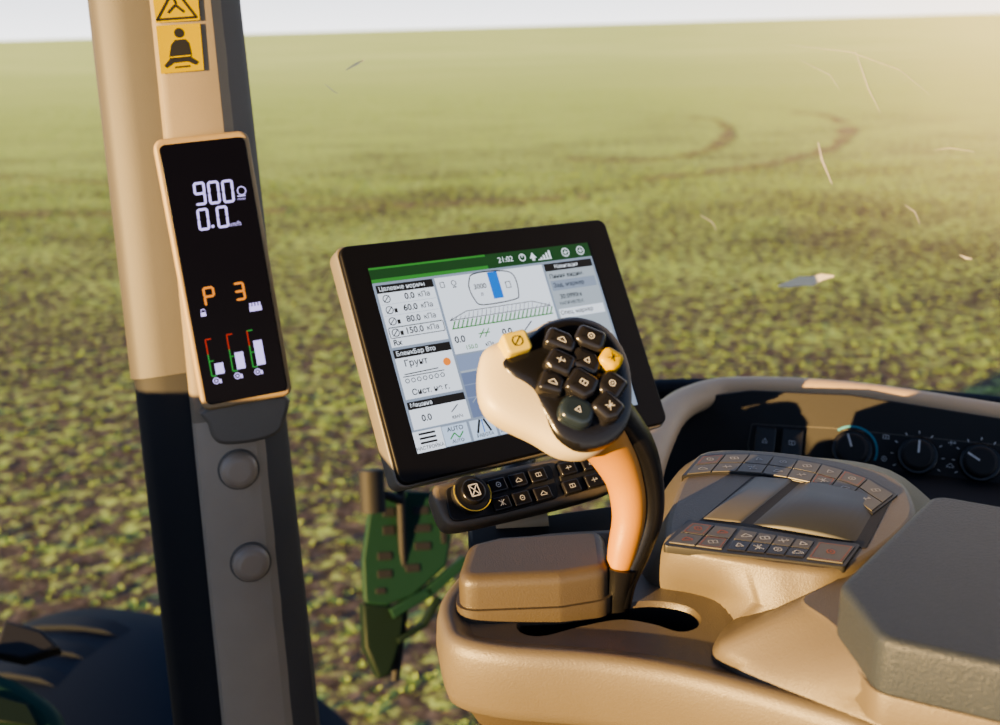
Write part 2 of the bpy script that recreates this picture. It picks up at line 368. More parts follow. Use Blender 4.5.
tx('Линия видим.',.762,.18,.036); box(.762,.205,.982,.265,eBg,3); tx('Зад. маркер',.770,.235,.036); tx('30.0990м',.785,.305,.038,bold=.015); tx('НАПРАВЛЕН.',.775,.345,.026); box(.762,.375,.982,.43,eW,3); tx('Спец. маркер',.766,.40,.034,bold=.012); tx('Настройка',.77,.49,.036); box(.765,.55,.98,.62,eW,3); tx('Запись',.80,.585,.036)
x,y=U(.87,.70); g.arc(x,y,.010,.0015,0,6.28,z+.001,eK); g.line((x-.005,y),(x+.005,y),.0015,z+.001,eK)
box(.0,.89,.115,1,eW,2)
for i,(s,t) in enumerate(((.055,'НАСТРОЙКА'),(.17,'AUTO'),(.285,'РАБОТА'),(.40,'ИМЯ СПИС'),(.52,'AUTOTRAC'),(.66,'КАРТА'),(.85,'ГЛАВНАЯ'))):
    if i: box(s-.052,.893,s+.052,.997,eBl,2)
    tx(t,s,.980,.025,ax='CENTER'); x,y=U(s,.93)
    if i==0:
        for k in range(3): g.line((x-.008,y-.004+k*.004),(x+.008,y-.004+k*.004),.0018,z+.001,eK)
    elif i in (2,4): 
        g.line((x-.007,y-.006),(x-.002,y+.006),.002,z+.001,eK); g.line((x+.007,y-.006),(x+.002,y+.006),.002,z+.001,eK); g.line((x,y-.006),(x,y+.006),.001,z+.001,eB)
    elif i==1: tx('AUTO',s,.915,.034,ax='CENTER'); g.pl([(x-.007,y-.006),(x-.002,y-.001),(x+.002,y-.006),(x+.007,y-.001)],.0012,z+.001,eG)
    else: g.poly([(x-.006,y-.003),(x,y+.005),(x+.006,y-.003)],z+.001,eB); g.rect(x,y-.004,.008,.002,z+.001,eK)
mk('screen_page',g,Mn.M,root)

# ================= KEYPAD under monitor
Kf=Frame(W(520,490,.86),Mn.X,Mn.Y+Mn.Z*-.25)
root=empty('button_keypad',Kf.M,'beige keypad with round dial and two rows of black buttons','keypad')
px=Kf.px
g=Geo(); o=[px(433,489,-.004),px(450,482,-.004),px(520,466,-.004),px(590,452,-.004),px(606,453,-.004),px(615,465,-.004),px(618,482,-.004),px(608,492,-.004),px(560,506,-.004),px(500,520,-.004),px(462,528,-.004),px(446,525,-.004),px(437,508,-.004)]
o=[p[:2] for p in cr(o,3)]
g.prism(o,-.025,0,beige,.004,b0=.01)
ip=rp([px(444,489),px(500,475),px(550,463),px(559,498),px(505,513),px(450,523)],.008)
g.prism(ip,-.002,.002,blackm,.001)
ip=rp([px(555,462),px(602,452),px(612,483),px(564,497)],.005)
g.prism(ip,-.002,.002,blackm,.001); mk('keypad_housing',g,Kf.M,root)
g=Geo(); x,y=px(472,493,.008); g.disc(x,y,.0165,0,.009,blackm,.002); g.disc(x,y,.011,.008,.014,black,.002); g.arc(x,y,.0165,.0010,2.5,6.5,.0095,paley); g.pl([(x-.004,y-.005),(x+.004,y-.005),(x+.004,y+.005),(x-.004,y+.005)],.0010,.0143,white,True); g.line((x-.003,y-.004),(x+.003,y+.004),.0010,.0143,white); g.line((x+.003,y-.004),(x-.003,y+.004),.0010,.0143,white)
mk('dial',g,Kf.M,root,label='round black dial with white cross icon')
kb=[(498,485),(518,480),(538,475),(568,468),(590,463),(502,503),(522,498),(543,493),(572,486),(594,480)]
def icon(g,x,y,r,z,m,k):
    k%=6; w=r*.18
    if k==0: g.arc(x,y,r*.7,w,0,6.28,z,m,8); g.rect(x,y,r*.4,r*.3,z,m)
    elif k==1: g.line((x-r,y-r*.4),(x,y+r*.5),w,z,m); g.line((x,y+r*.5),(x+r,y-r*.4),w,z,m); g.line((x-r,y-r*.6),(x+r,y-r*.6),w,z,m)
    elif k==2: g.pl([(x-r*.8,y-r*.5),(x+r*.8,y-r*.5),(x+r*.8,y+r*.5),(x-r*.8,y+r*.5)],w,z,m,True); g.line((x,y-r*.5),(x,y+r*.5),w,z,m)
    elif k==3: g.line((x-r,y),(x+r,y),w,z,m); g.line((x-r*.2,y-r*.7),(x-r*.2,y+r*.7),w,z,m); g.line((x+r*.5,y+r*.5),(x+r,y),w,z,m)
    elif k==4: g.pl([(x-r*.7,y-r*.5),(x+r*.7,y-r*.5),(x,y+r*.7)],w,z,m,True)
    else: g.line((x-r*.8,y-r*.8),(x+r*.8,y+r*.8),w,z,m); g.line((x+r*.8,y-r*.8),(x-r*.8,y+r*.8),w,z,m); g.line((x,y-r*.8),(x,y+r*.8),w,z,m)
for i,(u,v) in enumerate(kb):
    g=Geo(); x,y=px(u,v,.005); g.prism(rrect(.0168,.0125,.002,x,y),0,.006,keyd,.0015); icon(g,x,y,.0032,.0062,white,i); mk('button',g,Kf.M,root)
g=Geo(); g.sweep(cr([W(520,400,1.0),W(520,450,.985),W(515,490,.945),W(522,520,.91)],4,False),.016,beiged)
g.sweep([W(496,525,.90),W(522,522,.90),W(548,519,.90)],.008,cream)
mk('monitor_arm',g,Matrix.Translation(W(522,521,.90)),None,True,'cream and brown support arm holding the monitor and keypad','support arm')

# ================= CONSOLE
org=Matrix.Translation(Vector((.1,.6,H-1.15)))
root=empty('armrest_console',org,'beige moulded armrest console with joystick slot and padded elbow rest','armrest')
def contour(pts,z,n=5): return cr(Zp(pts,z),n)
front=[(437,603),(438,622),(450,641),(500,653),(600,661),(700,678),(850,722),(1000,782),(.45,.34,0),(.60,.27,0),(.68,.42,0),(.50,.56,0),(.32,.66,0),(.16,.715,0),(.05,.72,0),(-.005,.705,0),(470,560),(447,585)]
base=ccw([(p.x,p.y) for p in contour(front,-.385)])
def ring(d,z): return [Vector((x,y,H+z)) for x,y in offset(base,d)]
g=Geo()
inner=ring(.022,-.391)
g.loft([ring(.10,-.72),ring(.085,-.62),ring(.05,-.52),ring(.024,-.465),ring(.015,-.447),ring(.0125,-.4395)],beiged,cap1=False); mk('lower_shell',g,org,root,True,label='underside shell of the console with shade put in as darker brown',sharp=50)  # lower shell coloured darker to stand in for shadow on the console
g=Geo()
cs=[ring(.020,-.441),ring(.006,-.441),ring(.003,-.438),ring(.001,-.430),ring(-.001,-.41),ring(0,-.395),ring(.002,-.388),ring(.006,-.385),ring(.011,-.3855),ring(.017,-.389),inner]
g.loft(cs,beige,cap1=False)
sl=[(519,625),(532,615),(570,611),(605,607),(650,602),(685,607),(698,617),(694,627),(678,630),(655,623),(620,618),(580,625),(545,634),(526,633)]
so=ccw([(p.x,p.y) for p in contour(sl,-.391,4)])
so1=offset(so,-.0018)
bm=bmesh.new(); E=[]
for loop in ([(p.x,p.y) for p in inner],so1):
    vs=[bm.verts.new((x,y,H-.391)) for x,y in loop]
    E+= [bm.edges.new((vs[i],vs[(i+1)%len(vs)])) for i in range(len(vs))]
bmesh.ops.triangle_fill(bm,use_beauty=True,use_dissolve=False,edges=E,normal=(0,0,1))
bm.verts.index_update()
g.add([v.co.copy() for v in bm.verts],[[v.index for v in f.verts] for f in bm.faces],beige,False); bm.free()
g.loft([[(x,y,H-.391) for x,y in so1],[(x,y,H-.3922) for x,y in offset(so1,.0008)],[(x,y,H-.395) for x,y in so]],beiged,False,False)
body=mk('console_shell',g,org,root,True,sharp=50)
g=Geo(); g.loft([[(x,y,H-.395) for x,y in so],[(x,y,H-.435) for x,y in so]],blackm,False,True); mk('slot_well',g,org,root,True,label='dark recess under the joystick')
g=Geo(); g.prism([(.08,.60),(.40,.45),(.46,.52),(.2,.66),(.1,.66)],H-1.15,H-.70,beiged,.01); mk('pedestal',g,org,root,True)
g=Geo(); bl=[(455,586),(468,548),(500,540),(604,533),(610,574),(560,582)]
o=[(p.x,p.y) for p in Zp(bl,-.362)]; o=rp(o,.014,6); g.prism(offset(ccw(o),-.0025),H-.394,H-.381,beiged); g.prism(o,H-.384,H-.357,beiged,.008,5); mk('palm_rest',g,org,root,True,label='raised brown palm rest with rounded edges')
g=Geo()
bot=[(640,575),(655,590),(690,596),(715,606),(740,640),(780,655),(850,668),(950,640),(980,560),(900,480),(800,470),(700,476),(655,505),(635,550)]
mid=[(648,562),(662,575),(695,584),(730,594),(765,606),(800,614),(850,616),(925,580),(945,525),(890,470),(795,456),(705,456),(668,485),(648,535)]
top=[(664,541),(670,549),(690,556),(720,562),(750,567),(790,573),(846,574),(905,535),(915,507),(888,477),(795,457),(708,454),(684,478),(668,515)]
def sh(l,z,n=5): return contour(l,z,n)
cs=[sh(bot,-.395),sh(mid,-.378),sh(top,-.350)]
t=[(p.x,p.y) for p in sh(top,-.350)]
sgn=1 if ccw(t)==t else -1
cs.append([Vector((x,y,H-.347)) for x,y in offset(t,.002*sgn)]); cs.append([Vector((x,y,H-.346)) for x,y in offset(t,.005*sgn)])
if sgn<0: cs=[c[::-1] for c in cs]
g.loft(cs,beige); mk('keypad_base',g,org,root,True,sharp=60)
g=Geo()
b0=[(712,650),(740,676),(850,724),(1000,784),(.45,.335,0),(.62,.26,0),(.66,.44,0),(.50,.56,0),(.36,.645,0),(.31,.66,0),(.25,.63,0),(750,610)]
b1=[(722,640),(755,660),(860,703),(1000,745),(.44,.345,0),(.60,.28,0),(.64,.44,0),(.49,.55,0),(.36,.635,0),(.31,.65,0),(880,570),(790,602)]
b2=[(798,603),(830,630),(880,688),(1000,718),(.43,.35,0),(.58,.285,0),(.63,.44,0),(.48,.55,0),(.358,.632,0),(922,510),(880,545),(832,582)]
cs=[sh(b0,-.398),sh(b0,-.390),sh(b1,-.377),sh(b2,-.355)]
t=[(p.x,p.y) for p in cs[-1]]; sg=1 if ccw(t)==t else -1
cs.append([Vector((x,y,H-.352)) for x,y in offset(t,.003*sg)])
if sg<0: cs=[c[::-1] for c in cs]
g.loft(cs,beige); mk('armrest_shell',g,org,root,True,sharp=60)
A_=[Z(u,v,-.328) for u,v in ((838,594),(880,650),(1000,677),(1000,514),(932,502))]
pd=[(A_[0].x,A_[0].y),(A_[1].x,A_[1].y),(A_[2].x,A_[2].y),(.44,.36),(.58,.29),(.62,.42),(.50,.53),(A_[3].x,A_[3].y),(A_[4].x,A_[4].y)]
o=rp(pd,.015,6)
g=Geo(); g.prism(offset(ccw(o),-.0015),H-.375,H-.355,beige,.001,2); g.prism(o,H-.356,H-.321,leather,.005,5,b0=.002); mk('elbow_pad',g,org,root,True,label='dark blue-grey grained padded elbow rest')
def keyquad(cn,z,m,im=None,k=0,outline=None):
    P=[Z(u,v,z) for u,v in cn]; o=[(p.x,p.y) for p in P]; o=ccw(offset(ccw(o),.0005)); g=Geo()
    g.prism(o,H+z-.004,H+z,m,.0004,2)
    cx=sum(p[0] for p in o)/4; cy=sum(p[1] for p in o)/4
    if im: icon(g,cx,cy,.0038,H+z+.0003,im,k)
    if outline: g.pl(offset(o,.0015),.0004,H+z+.0002,outline,True)
    mk('button',g,org,root,True)
def lerp(a,b,t): return (a[0]+(b[0]-a[0])*t,a[1]+(b[1]-a[1])*t)
def stripkeys(A,B_,C_,D_,n,rows,z,mfn):
    for r in range(rows):
        for i in range(n):
            f=lambda s,t: lerp(lerp(A,B_,s),lerp(D_,C_,s),t)
            mfn([f(i/n,r/rows),f((i+1)/n,r/rows),f((i+1)/n,(r+1)/rows),f(i/n,(r+1)/rows)],i,r)
kz=-.3435
g=Geo(); g.prism(rp([(p.x,p.y) for p in Zp([(688,519),(742,526),(818,538),(861,544),(845,567),(804,562),(724,553),(662,545)],kz-.0009)],.003),H-.350,H+kz-.0009,strp,.0006)
arcp=[(702,456),(726,454),(750,454),(774,456),(798,459.5),(822,464),(844,470),(868,478.5),(894,494)]
arcq=[(686,474),(711,471.5),(736,471),(762,473),(787,477),(810,482),(830,488),(850,495.5),(872,511)]
ar=[Z(u,v,kz-.0009) for u,v in arcp]+[Z(u,v,kz-.0009) for u,v in arcq[::-1]]
g.prism(offset(ccw([(p.x,p.y) for p in ar]),-.0022),H-.352,H+kz-.0009,strp,.0006); mk('key_strip',g,org,root,True,label='dark flat base strips under the console keys')
stripkeys((692,522),(738,528),(722,549),(668,542),2,2,kz,lambda c,i,r:keyquad(c,kz,keyg,redk if i+r!=2 else palek,i+r,redk if i+r!=1 else None))
stripkeys((740,529),(815,541),(804,557),(726,549),4,2,kz,lambda c,i,r:keyquad(c,kz,keyd if r else keyg,white,i+r*3+1))
keyquad([(818,541),(856,546),(843,563),(806,558)],kz,keyg,redk,0,redk)
for i in range(8):
    for r in range(2):
        a0=lerp(arcp[i],arcq[i],r/2);a1=lerp(arcp[i+1],arcq[i+1],r/2);a2=lerp(arcp[i+1],arcq[i+1],(r+1)/2);a3=lerp(arcp[i],arcq[i],(r+1)/2)
        keyquad([a0,a1,a2,a3],kz,keyg,palek,i*2+r,redk if (i+r)%6==0 else None)
def barrel(q0,q1,q2,q3,zb,hgt,m,name,label,ex=3.5):
    A,B_,C_,D_=[Z(u,v,zb) for u,v in (q0,q1,q2,q3)]
    g=Geo(); cs=[]; n=18
    for e,k in ((0,.3),(.006,.85),(.015,1),(.985,1),(.994,.85),(1,.3)):
        L_=A.lerp(B_,e); R_=D_.lerp(C_,e)
        row=[L_+Vector((0,0,-.01))]
        for i in range(n+1):
            t=i/n; t=.5-.5*math.cos(math.pi*t); p=L_.lerp(R_,t); row.append(p+Vector((0,0,k*hgt*(1-abs(2*t-1)**ex))))
        row.append(R_+Vector((0,0,-.01))); cs.append(row)
    g.loft(cs,m); mk(name,g,org,root,True,label=label,sharp=50)
g=Geo(); g.prism(rp([(p.x,p.y) for p in Zp([(697,523),(752,477),(806,481),(890,502),(866,549),(754,530)],-.346)],.003),H-.352,H-.3455,blackm); mk('lid_surround',g,org,root,True,label='black gap around the cover')
barrel((745,525),(796,482),(886,503),(863,546),-.347,.0050,lid,'storage_lid','smooth dark grey curved cover',2.6)
barrel((701,521),(753,479),(794,482),(742,525),-.347,.0030,keyg,'grip_ridge',None,12)

# ================= JOYSTICK
jb=Z(617,606,-.395)
root=empty('joystick',Matrix.Translation(jb),'beige and black multi-function joystick covered with small buttons','joystick')
J=Matrix.Translation(jb)
pth=cr([W(586,415,.672),W(609,445,.685),W(625,480,.694),W(629,515,.700),W(623,548,.704),W(617,578,.708),W(616,604,.712)],5,False)
rd=np.interp(np.linspace(0,6,len(pth)),range(7),[.023,.0180,.0135,.0120,.0108,.0080,.007]).tolist()
g=Geo(); g.sweep(pth,rd,stemm,20); mk('stem',g,J,root,True)
pth2=cr([W(612,410,.674),W(636,442,.688),W(648,478,.698),W(650,515,.704),W(640,548,.707),W(626,580,.709),W(620,604,.712)],5,False)
rd2=np.interp(np.linspace(0,6,len(pth2)),range(7),[.014,.0120,.0105,.0095,.0088,.0080,.008]).tolist()
g=Geo(); g.sweep(pth2,rd2,black,16); mk('stem_back',g,J,root,True,label='glossy black rear strip of the stem')
pb=cr([W(621,566,.706),W(618,585,.709),W(617,606,.713),W(617,622,.716)],4,False)
g=Geo(); g.sweep(pb,np.interp(np.linspace(0,3,len(pb)),range(4),[.0122,.0100,.0088,.009]).tolist(),black,16); mk('boot',g,J,root,True)
hx=R@Vector((.93,.05,-.25)); hy=R@Vector((.0,.9,-.42))
Hf=Frame(W(568,385,.665),hx,hy); px=Hf.px
o=[px(*p) for p in ((481,356),(494,345),(528,333),(548,323),(575,319),(605,332),(623,355),(630,390),(626,420),(612,442),(590,457),(563,455),(535,439),(502,423),(484,408),(478,384))]
o=[p[:2] for p in cr(o,4)]
g=Geo(); g.pillow(o,.014,.032,cream,8,2.6); mk('grip_head',g,Hf.M,root,label='cream palm-side grip of the joystick')
o=[px(*p,.012) for p in ((513,348),(532,332),(549,320),(578,315),(608,326),(628,354),(634,392),(629,424),(610,444),(582,449),(558,437),(543,414),(527,391),(507,374),(501,361))]
o=[p[:2] for p in cr(o,4)]
g=Geo(); g.pillow(o,.010,.014,black,6,3.4,zc=.006); mk('button_face',g,Hf.M,root,label='glossy black button plate')
jbts=[(561,341,.0215,.0155,-30,keyd),(589,339,.0215,.0160,-26,keyd),(610,361,.0155,.0145,-40,yel),(586,362,.0205,.0180,-34,keyd),(559,363,.0200,.0170,-30,keyd),(581,386,.0205,.0195,-38,keyd),(552,383,.0175,.0170,-26,keyd),(610,386,.0190,.0190,-42,keyd),(607,409,.0195,.0180,-50,keyd),(577,411,.0235,.0200,-30,keyb)]
for i,(u,v,bw,bh,an,m) in enumerate(jbts):
    x,y=px(u,v,.020); g=Geo(); Mr=Matrix.Translation((x,y,0))@Matrix.Rotation(math.radians(an),4,'Z')
    zt=.0235+(i%3)*.0014
    if m is keyb: oo=rrect(bw,bh,.0085)
    elif i%3==0: oo=rp([(-bw/2,-bh/2),(bw/2,-bh*.42),(bw/2,bh*.25),(bw*.15,bh/2),(-bw/2,bh*.45)],.0045)
    elif i%3==1: oo=rp([(-bw/2,-bh*.3),(-bw*.2,-bh/2),(bw/2,-bh/2),(bw/2,bh/2),(-bw*.4,bh/2)],.0045)
    else: oo=rp([(-bw/2,-bh/2),(bw*.3,-bh/2),(bw/2,-bh*.1),(bw*.45,bh/2),(-bw/2,bh/2)],.0050)
    g.prism(oo,.008,zt,m,.0044,6,M=Mr)
    zt+=.0003
    g2=Geo(); icon(g2,0,0,.0030,zt,ink if m is yel else white,(i*5+1)%6)
    g.add([Mr@p for p in g2.v],g2.f,ink if m is yel else white,False)
    mk('button',g,Hf.M,root,label='yellow button' if m is yel else ('large blue-grey rounded button' if m is keyb else None))
x,y=px(515,345,.014); g=Geo(); Mr=Matrix.Translation((x,y,0))@Matrix.Rotation(math.radians(12),4,'Z')
g.prism(rrect(.018,.015,.003),.0,.0205,paley,.002,M=Mr); g2=Geo(); g2.arc(0,0,.0035,.0006,0,6.28,.0208,ink); g2.line((-.003,-.003),(.003,.003),.0006,.0208,ink); g.add([Mr@p for p in g2.v],g2.f,ink,False)
mk('button',g,Hf.M,root,label='pale yellow button')

# ================= SIDE CONSOLE (dash)
ax=Vector((.932,-.36,0)).normalized(); nrm=Vector((-.36,-.932,0)).normalized()
tl=math.radians(28); up=Vector((0,0,1))*math.cos(tl)-nrm*math.sin(tl)
Df=Frame(Z(850,450,-.455),ax,up); px=Df.px
root=empty('side_dashboard',Df.M,'black side dashboard with rotary climate knobs and beige padded rim','dashboard')
g=Geo(); o=[px(*p) for p in ((650,470),(664,430),(680,410),(705,396),(750,390),(850,394),(1000,418),(1090,432),(1100,560),(850,540),(650,520))]
g.prism(o,-.03,0,blackm,.002); 
g.pl([px(*p,.0005) for p in ((752,424),(830,428),(1000,445),(1060,452))],.001,.0006,keyg); g.pl([px(*p,.0005) for p in ((752,424),(748,445),(752,466))],.001,.0006,keyg)
mk('dash_panel',g,Df.M,root)
g=Geo(); pt=cr(Zp([(640,480),(652,446),(670,414),(698,397),(740,390),(850,395),(1000,418),(1100,437)],-.420),5,False)
g.sweep(pt,.0155,rimd,18,side=Vector((0,0,1)),ell=1.35); mk('padded_rim',g,Df.M,root,True)
for u,v in ((765,441),(792,443)):
    g=Geo(); x,y=px(u,v,.004); g.prism(rrect(.024,.034,.003,x,y),0,.006,black,.002); icon(g,x,y,.004,.0063,white,2 if u>780 else 4); mk('rocker_switch',g,Df.M,root)
for i,(u,v,rr) in enumerate(((852,449,.022),(918,455,.021),(981,462,.021))):
    g=Geo(); x,y=px(u,v,.01); g.disc(x,y,rr,0,.005,black,.002); g.disc(x,y,rr*.78,.004,.016,blackm,.004)
    a=math.radians((110,90,150)[i]); g.line((x+rr*.1*math.cos(a),y+rr*.1*math.sin(a)),(x+rr*.75*math.cos(a),y+rr*.75*math.sin(a)),.0022,.0163,white)
    if i==0: g.arc(x,y,rr*1.18,.0025,math.radians(-20),math.radians(130),.0008,teal)
    for k in range(9):
        b=math.radians(-30+k*30)
        if i: g.line((x+rr*1.15*math.cos(b),y+rr*1.15*math.sin(b)),(x+rr*1.30*math.cos(b),y+rr*1.30*math.sin(b)),.0011,.0008,white)
    x2,y2=px(u+34,v-12); icon(g,x2,y2,.0038,.0008,white,i+2); icon(g,x2,y2-.024,.0038,.0008,white,i)
    mk('rotary_knob',g,Df.M,root)
g=Geo(); o=[(p.x,p.y) for p in Zp([(468,533),(560,517),(640,506),(652,470)],-.43)]+[(.36,1.09),(.80,.92),(.72,.74),(.50,.76),(.30,.82),(.06,.80)]
lo=[(p[0],p[1]) for p in o]; g.prism(lo,H-.60,H-.47,rubber,.006)
o2=[(p.x,p.y) for p in Zp([(468,533),(560,517),(640,506),(645,535),(560,550),(470,560)],-.43)]; g.prism(o2,H-.52,H-.425,rubber,.004)
g.prism(offset(ccw(lo),.03),H-1.15,H-.6,rubber)
mk('dash_body',g,Df.M,root,True)

# ================= GLASS
gm=bpy.data.materials.new('glare_haze_glass'); gm.use_nodes=True; nt=gm.node_tree; nt.nodes.clear()
out=nt.nodes.new('ShaderNodeOutputMaterial'); tr=nt.nodes.new('ShaderNodeBsdfTransparent'); df=nt.nodes.new('ShaderNodeBsdfDiffuse'); df.inputs[0].default_value=(.95,.92,.74,1)
mx=nt.nodes.new('ShaderNodeMixShader'); tc=nt.nodes.new('ShaderNodeTexCoord'); n=nt.nodes.new('ShaderNodeTexNoise'); n.inputs['Scale'].default_value=2.2; n.inputs['Detail'].default_value=4
sp=nt.nodes.new('ShaderNodeSeparateXYZ'); nt.links.new(tc.outputs['Object'],sp.inputs[0]); nt.links.new(tc.outputs['Object'],n.inputs['Vector'])
mr=nt.nodes.new('ShaderNodeMapRange'); mr.interpolation_type='SMOOTHSTEP'; mr.inputs['From Min'].default_value=.1; mr.inputs['From Max'].default_value=.78; mr.inputs['To Min'].default_value=.005; mr.inputs['To Max'].default_value=.22
nt.links.new(sp.outputs['X'],mr.inputs['Value'])
n2=nt.nodes.new('ShaderNodeMath'); n2.operation='ADD'; nt.links.new(n.outputs['Fac'],n2.inputs[0]); n2.inputs[1].default_value=.2
ma=nt.nodes.new('ShaderNodeMath'); ma.operation='MULTIPLY'; nt.links.new(mr.outputs[0],ma.inputs[0]); nt.links.new(n2.outputs[0],ma.inputs[1])
m2=nt.nodes.new('ShaderNodeMapRange'); m2.interpolation_type='SMOOTHSTEP'; m2.inputs['From Min'].default_value=-.34; m2.inputs['From Max'].default_value=.12; m2.inputs['To Min'].default_value=0; m2.inputs['To Max'].default_value=1.5; nt.links.new(sp.outputs['Z'],m2.inputs['Value'])
mb=nt.nodes.new('ShaderNodeMath'); mb.operation='MULTIPLY'; nt.links.new(ma.outputs[0],mb.inputs[0]); nt.links.new(m2.outputs[0],mb.inputs[1])
nt.links.new(mb.outputs[0],mx.inputs[0]); nt.links.new(tr.outputs[0],mx.inputs[1]); nt.links.new(df.outputs[0],mx.inputs[2]); nt.links.new(mx.outputs[0],out.inputs[0])  # diffuse film growing up and to the right stands in for veiling glare
g=Geo(); gp=cr([(-.36,1.02,0),(-.2,1.14,0),(.05,1.24,0),(.34,1.25,0),(.7,1.13,0),(1.1,.98,0)],6,False)
V=[];F=[]
zs_=[-1.1,-.8,-.43,0,.42,.72]
for zq in zs_:
    for p in gp: V.append((p.x,p.y,zq))
n_=len(gp)
for j in range(5):
    for i in range(n_-1): F.append([j*n_+i,j*n_+i+1,(j+1)*n_+i+1,(j+1)*n_+i])
g.add(V,F,gm); win=mk('window_1',g,Matrix.Translation((0,0,H)),kind='structure',label='curved side window pane of the cab with glare haze put in as a film',cat='window')
g=Geo(); g.sweep([Vector((p.x,p.y-.03,H-.458)) for p in gp if p.x>.1],.015,rubber,10,side=Vector((0,0,1))); mk('trim_1',g,kind='structure',label='black rubber window seal along the sill',cat='trim')
sm=mat('dried_smear',(.66,.60,.50),.8)
nt=sm.node_tree; tl_=nt.nodes.new('ShaderNodeBsdfTranslucent'); tl_.inputs[0].default_value=(.8,.78,.72,1); ad=nt.nodes.new('ShaderNodeMixShader'); ad.inputs[0].default_value=.5; nt.links.new(nt.nodes['Principled BSDF'].outputs[0],ad.inputs[1]); nt.links.new(tl_.outputs[0],ad.inputs[2]); nt.links.new(ad.outputs[0],nt.nodes['Material Output'].inputs[0])
g=Geo()
def glassy(u,v):
    r=ray(u,v); best=None
    for i in range(n_-1):
        a,b=gp[i],gp[i+1]; d=Vector((b.x-a.x,b.y-a.y)); den=r.x*d.y-r.y*d.x
        if abs(den)<1e-9: continue
        t=(a.x*d.y-a.y*d.x)/den; s_=(a.x*r.y-a.y*r.x)/den
        if -1e-6<=s_<=1.001 and t>0: best=C+r*t*.997
    return best
def smear(pts,w):
    P=[glassy(*p) for p in pts]; k=len(P); V=[]
    for i,p in enumerate(P): 
        t=(P[min(i+1,k-1)]-P[max(i-1,0)]).normalized(); sdir=t.cross(ray(500,362)).normalized(); ww=w*math.sin(math.pi*(i+.3)/(k-.4)); V+= [p+sdir*ww,p-sdir*ww]
    g.add(V,[[2*i,2*i+1,2*i+3,2*i+2] for i in range(k-1)],sm,False)
smear([(778,286),(790,284),(800,281),(812,281),(822,277),(834,276)],.0062)
smear([(855,50),(862,70),(868,88),(880,112)],.0007); smear([(818,142),(822,160),(832,184)],.0013); smear([(346,70),(356,64),(364,60)],.0014); smear([(800,60),(830,75),(840,90)],.0004); smear([(905,205),(915,212),(920,224)],.0006); smear([(960,255),(966,258),(972,259)],.0014); smear([(700,215),(712,222),(716,230)],.0005); smear([(790,45),(850,52),(900,70),(930,95)],.0004); smear([(325,84),(332,90),(338,94)],.0005); smear([(935,150),(950,148),(975,152)],.0004)
mk('glass_smear',g,Matrix.Translation((0,0,H)),win,True)

# ================= OUTSIDE
fwd=Vector((-.932,.36,0)); lat=Vector((.36,.932,0)).normalized()
wc=Vector((-.98,1.98,.50))
Mw=Matrix(((fwd.x,0,lat.x,wc.x),(fwd.y,0,lat.y,wc.y),(0,1,0,wc.z),(0,0,0,1)))
root=empty('front_wheel',Mw,'black lugged tractor front wheel with green rim','wheel')
g=Geo(); prof=[(.30,-.20),(.50,-.24),(.60,-.22),(.63,-.12),(.635,0),(.63,.12),(.60,.22),(.50,.24),(.30,.20)]
N=48; cs=[]
prof=[(r*.75,zq) for r,zq in prof]
for r,zq in prof: cs.append([(r*math.cos(2*math.pi*i/N),r*math.sin(2*math.pi*i/N),zq) for i in range(N)])
g.loft(cs,tyre,False,False)
for i in range(24):
    a=2*math.pi*i/24
    for sgn in (-1,1):
        a2=a+(.13 if sgn>0 else 0)
        M1=Matrix.Rotation(a2,4,'Z')@Matrix.Translation((.48,0,sgn*.11))@Matrix.Rotation(sgn*.6,4,'X')
        g.prism([(-.03,-.02),(.015,-.015),(.015,.015),(-.03,.02)],-.12,.12,tyre,M=M1)
mk('tyre',g,Mw,root)
g=Geo(); g.disc(0,0,.24,-.12,-.05,greend,.02,n=40); g.disc(0,0,.10,-.2,-.05,greend,.02); mk('wheel_rim',g,Mw,root)
g=Geo(); cs=[]
n=26
for i in range(n+1):
    a=math.radians(25+120*i/n); 
    c=[]
    for r,zq in ((.84,-.26),(.875,-.23),(.885,-.16),(.89,0),(.885,.16),(.87,.23),(.85,.23),(.865,0),(.85,-.24)):
        c.append((r*math.cos(a),r*math.sin(a),zq))
    cs.append(c)
g.loft(cs,navy)
for a0,zq in ((70,-.08),(70,.02),(70,.12)):
    g.loft([[(rr*math.cos(math.radians(a0+b)),rr*math.sin(math.radians(a0+b)),zz_) for rr,b in ((.875,0),(.897,1),(.899,5),(.900,12),(.899,18),(.875,24))] for zz_ in (zq-.02,zq+.02)],navy)
mk('wheel_fender',g,Mw,None,label='dark blue-black curved fender over the front wheel',cat='fender')
Hd=Frame(W(30,690,1.5),R@Vector((.95,0,-.3)),R@Vector((0,.8,-.6))); px=Hd.px
g=Geo(); g.prism([p[:2] for p in cr([px(-60,660),px(0,672),px(30,686),px(58,708),px(66,740),px(50,800),px(-60,800)],4)],-.12,0,green,.02)
g.prism([px(-10,694),px(28,704),px(40,728),px(-10,722)],-.01,.006,greend,.003)
g.prism([px(2,612),px(40,622),px(58,640),px(20,652),px(-10,645)],-.06,-.03,rubber,.006)
mk('engine_hood',g,Hd.M,None,label='green painted engine hood edge outside the cab',cat='hood')
Gf=Frame(W(420,570,1.75),R@Vector((.95,0,-.3)),R@Vector((0,.97,-.2)))
root=empty('step_bracket',Gf.M,'green slotted steel bracket with dark posts outside the window','bracket')
px=Gf.px
g=Geo()
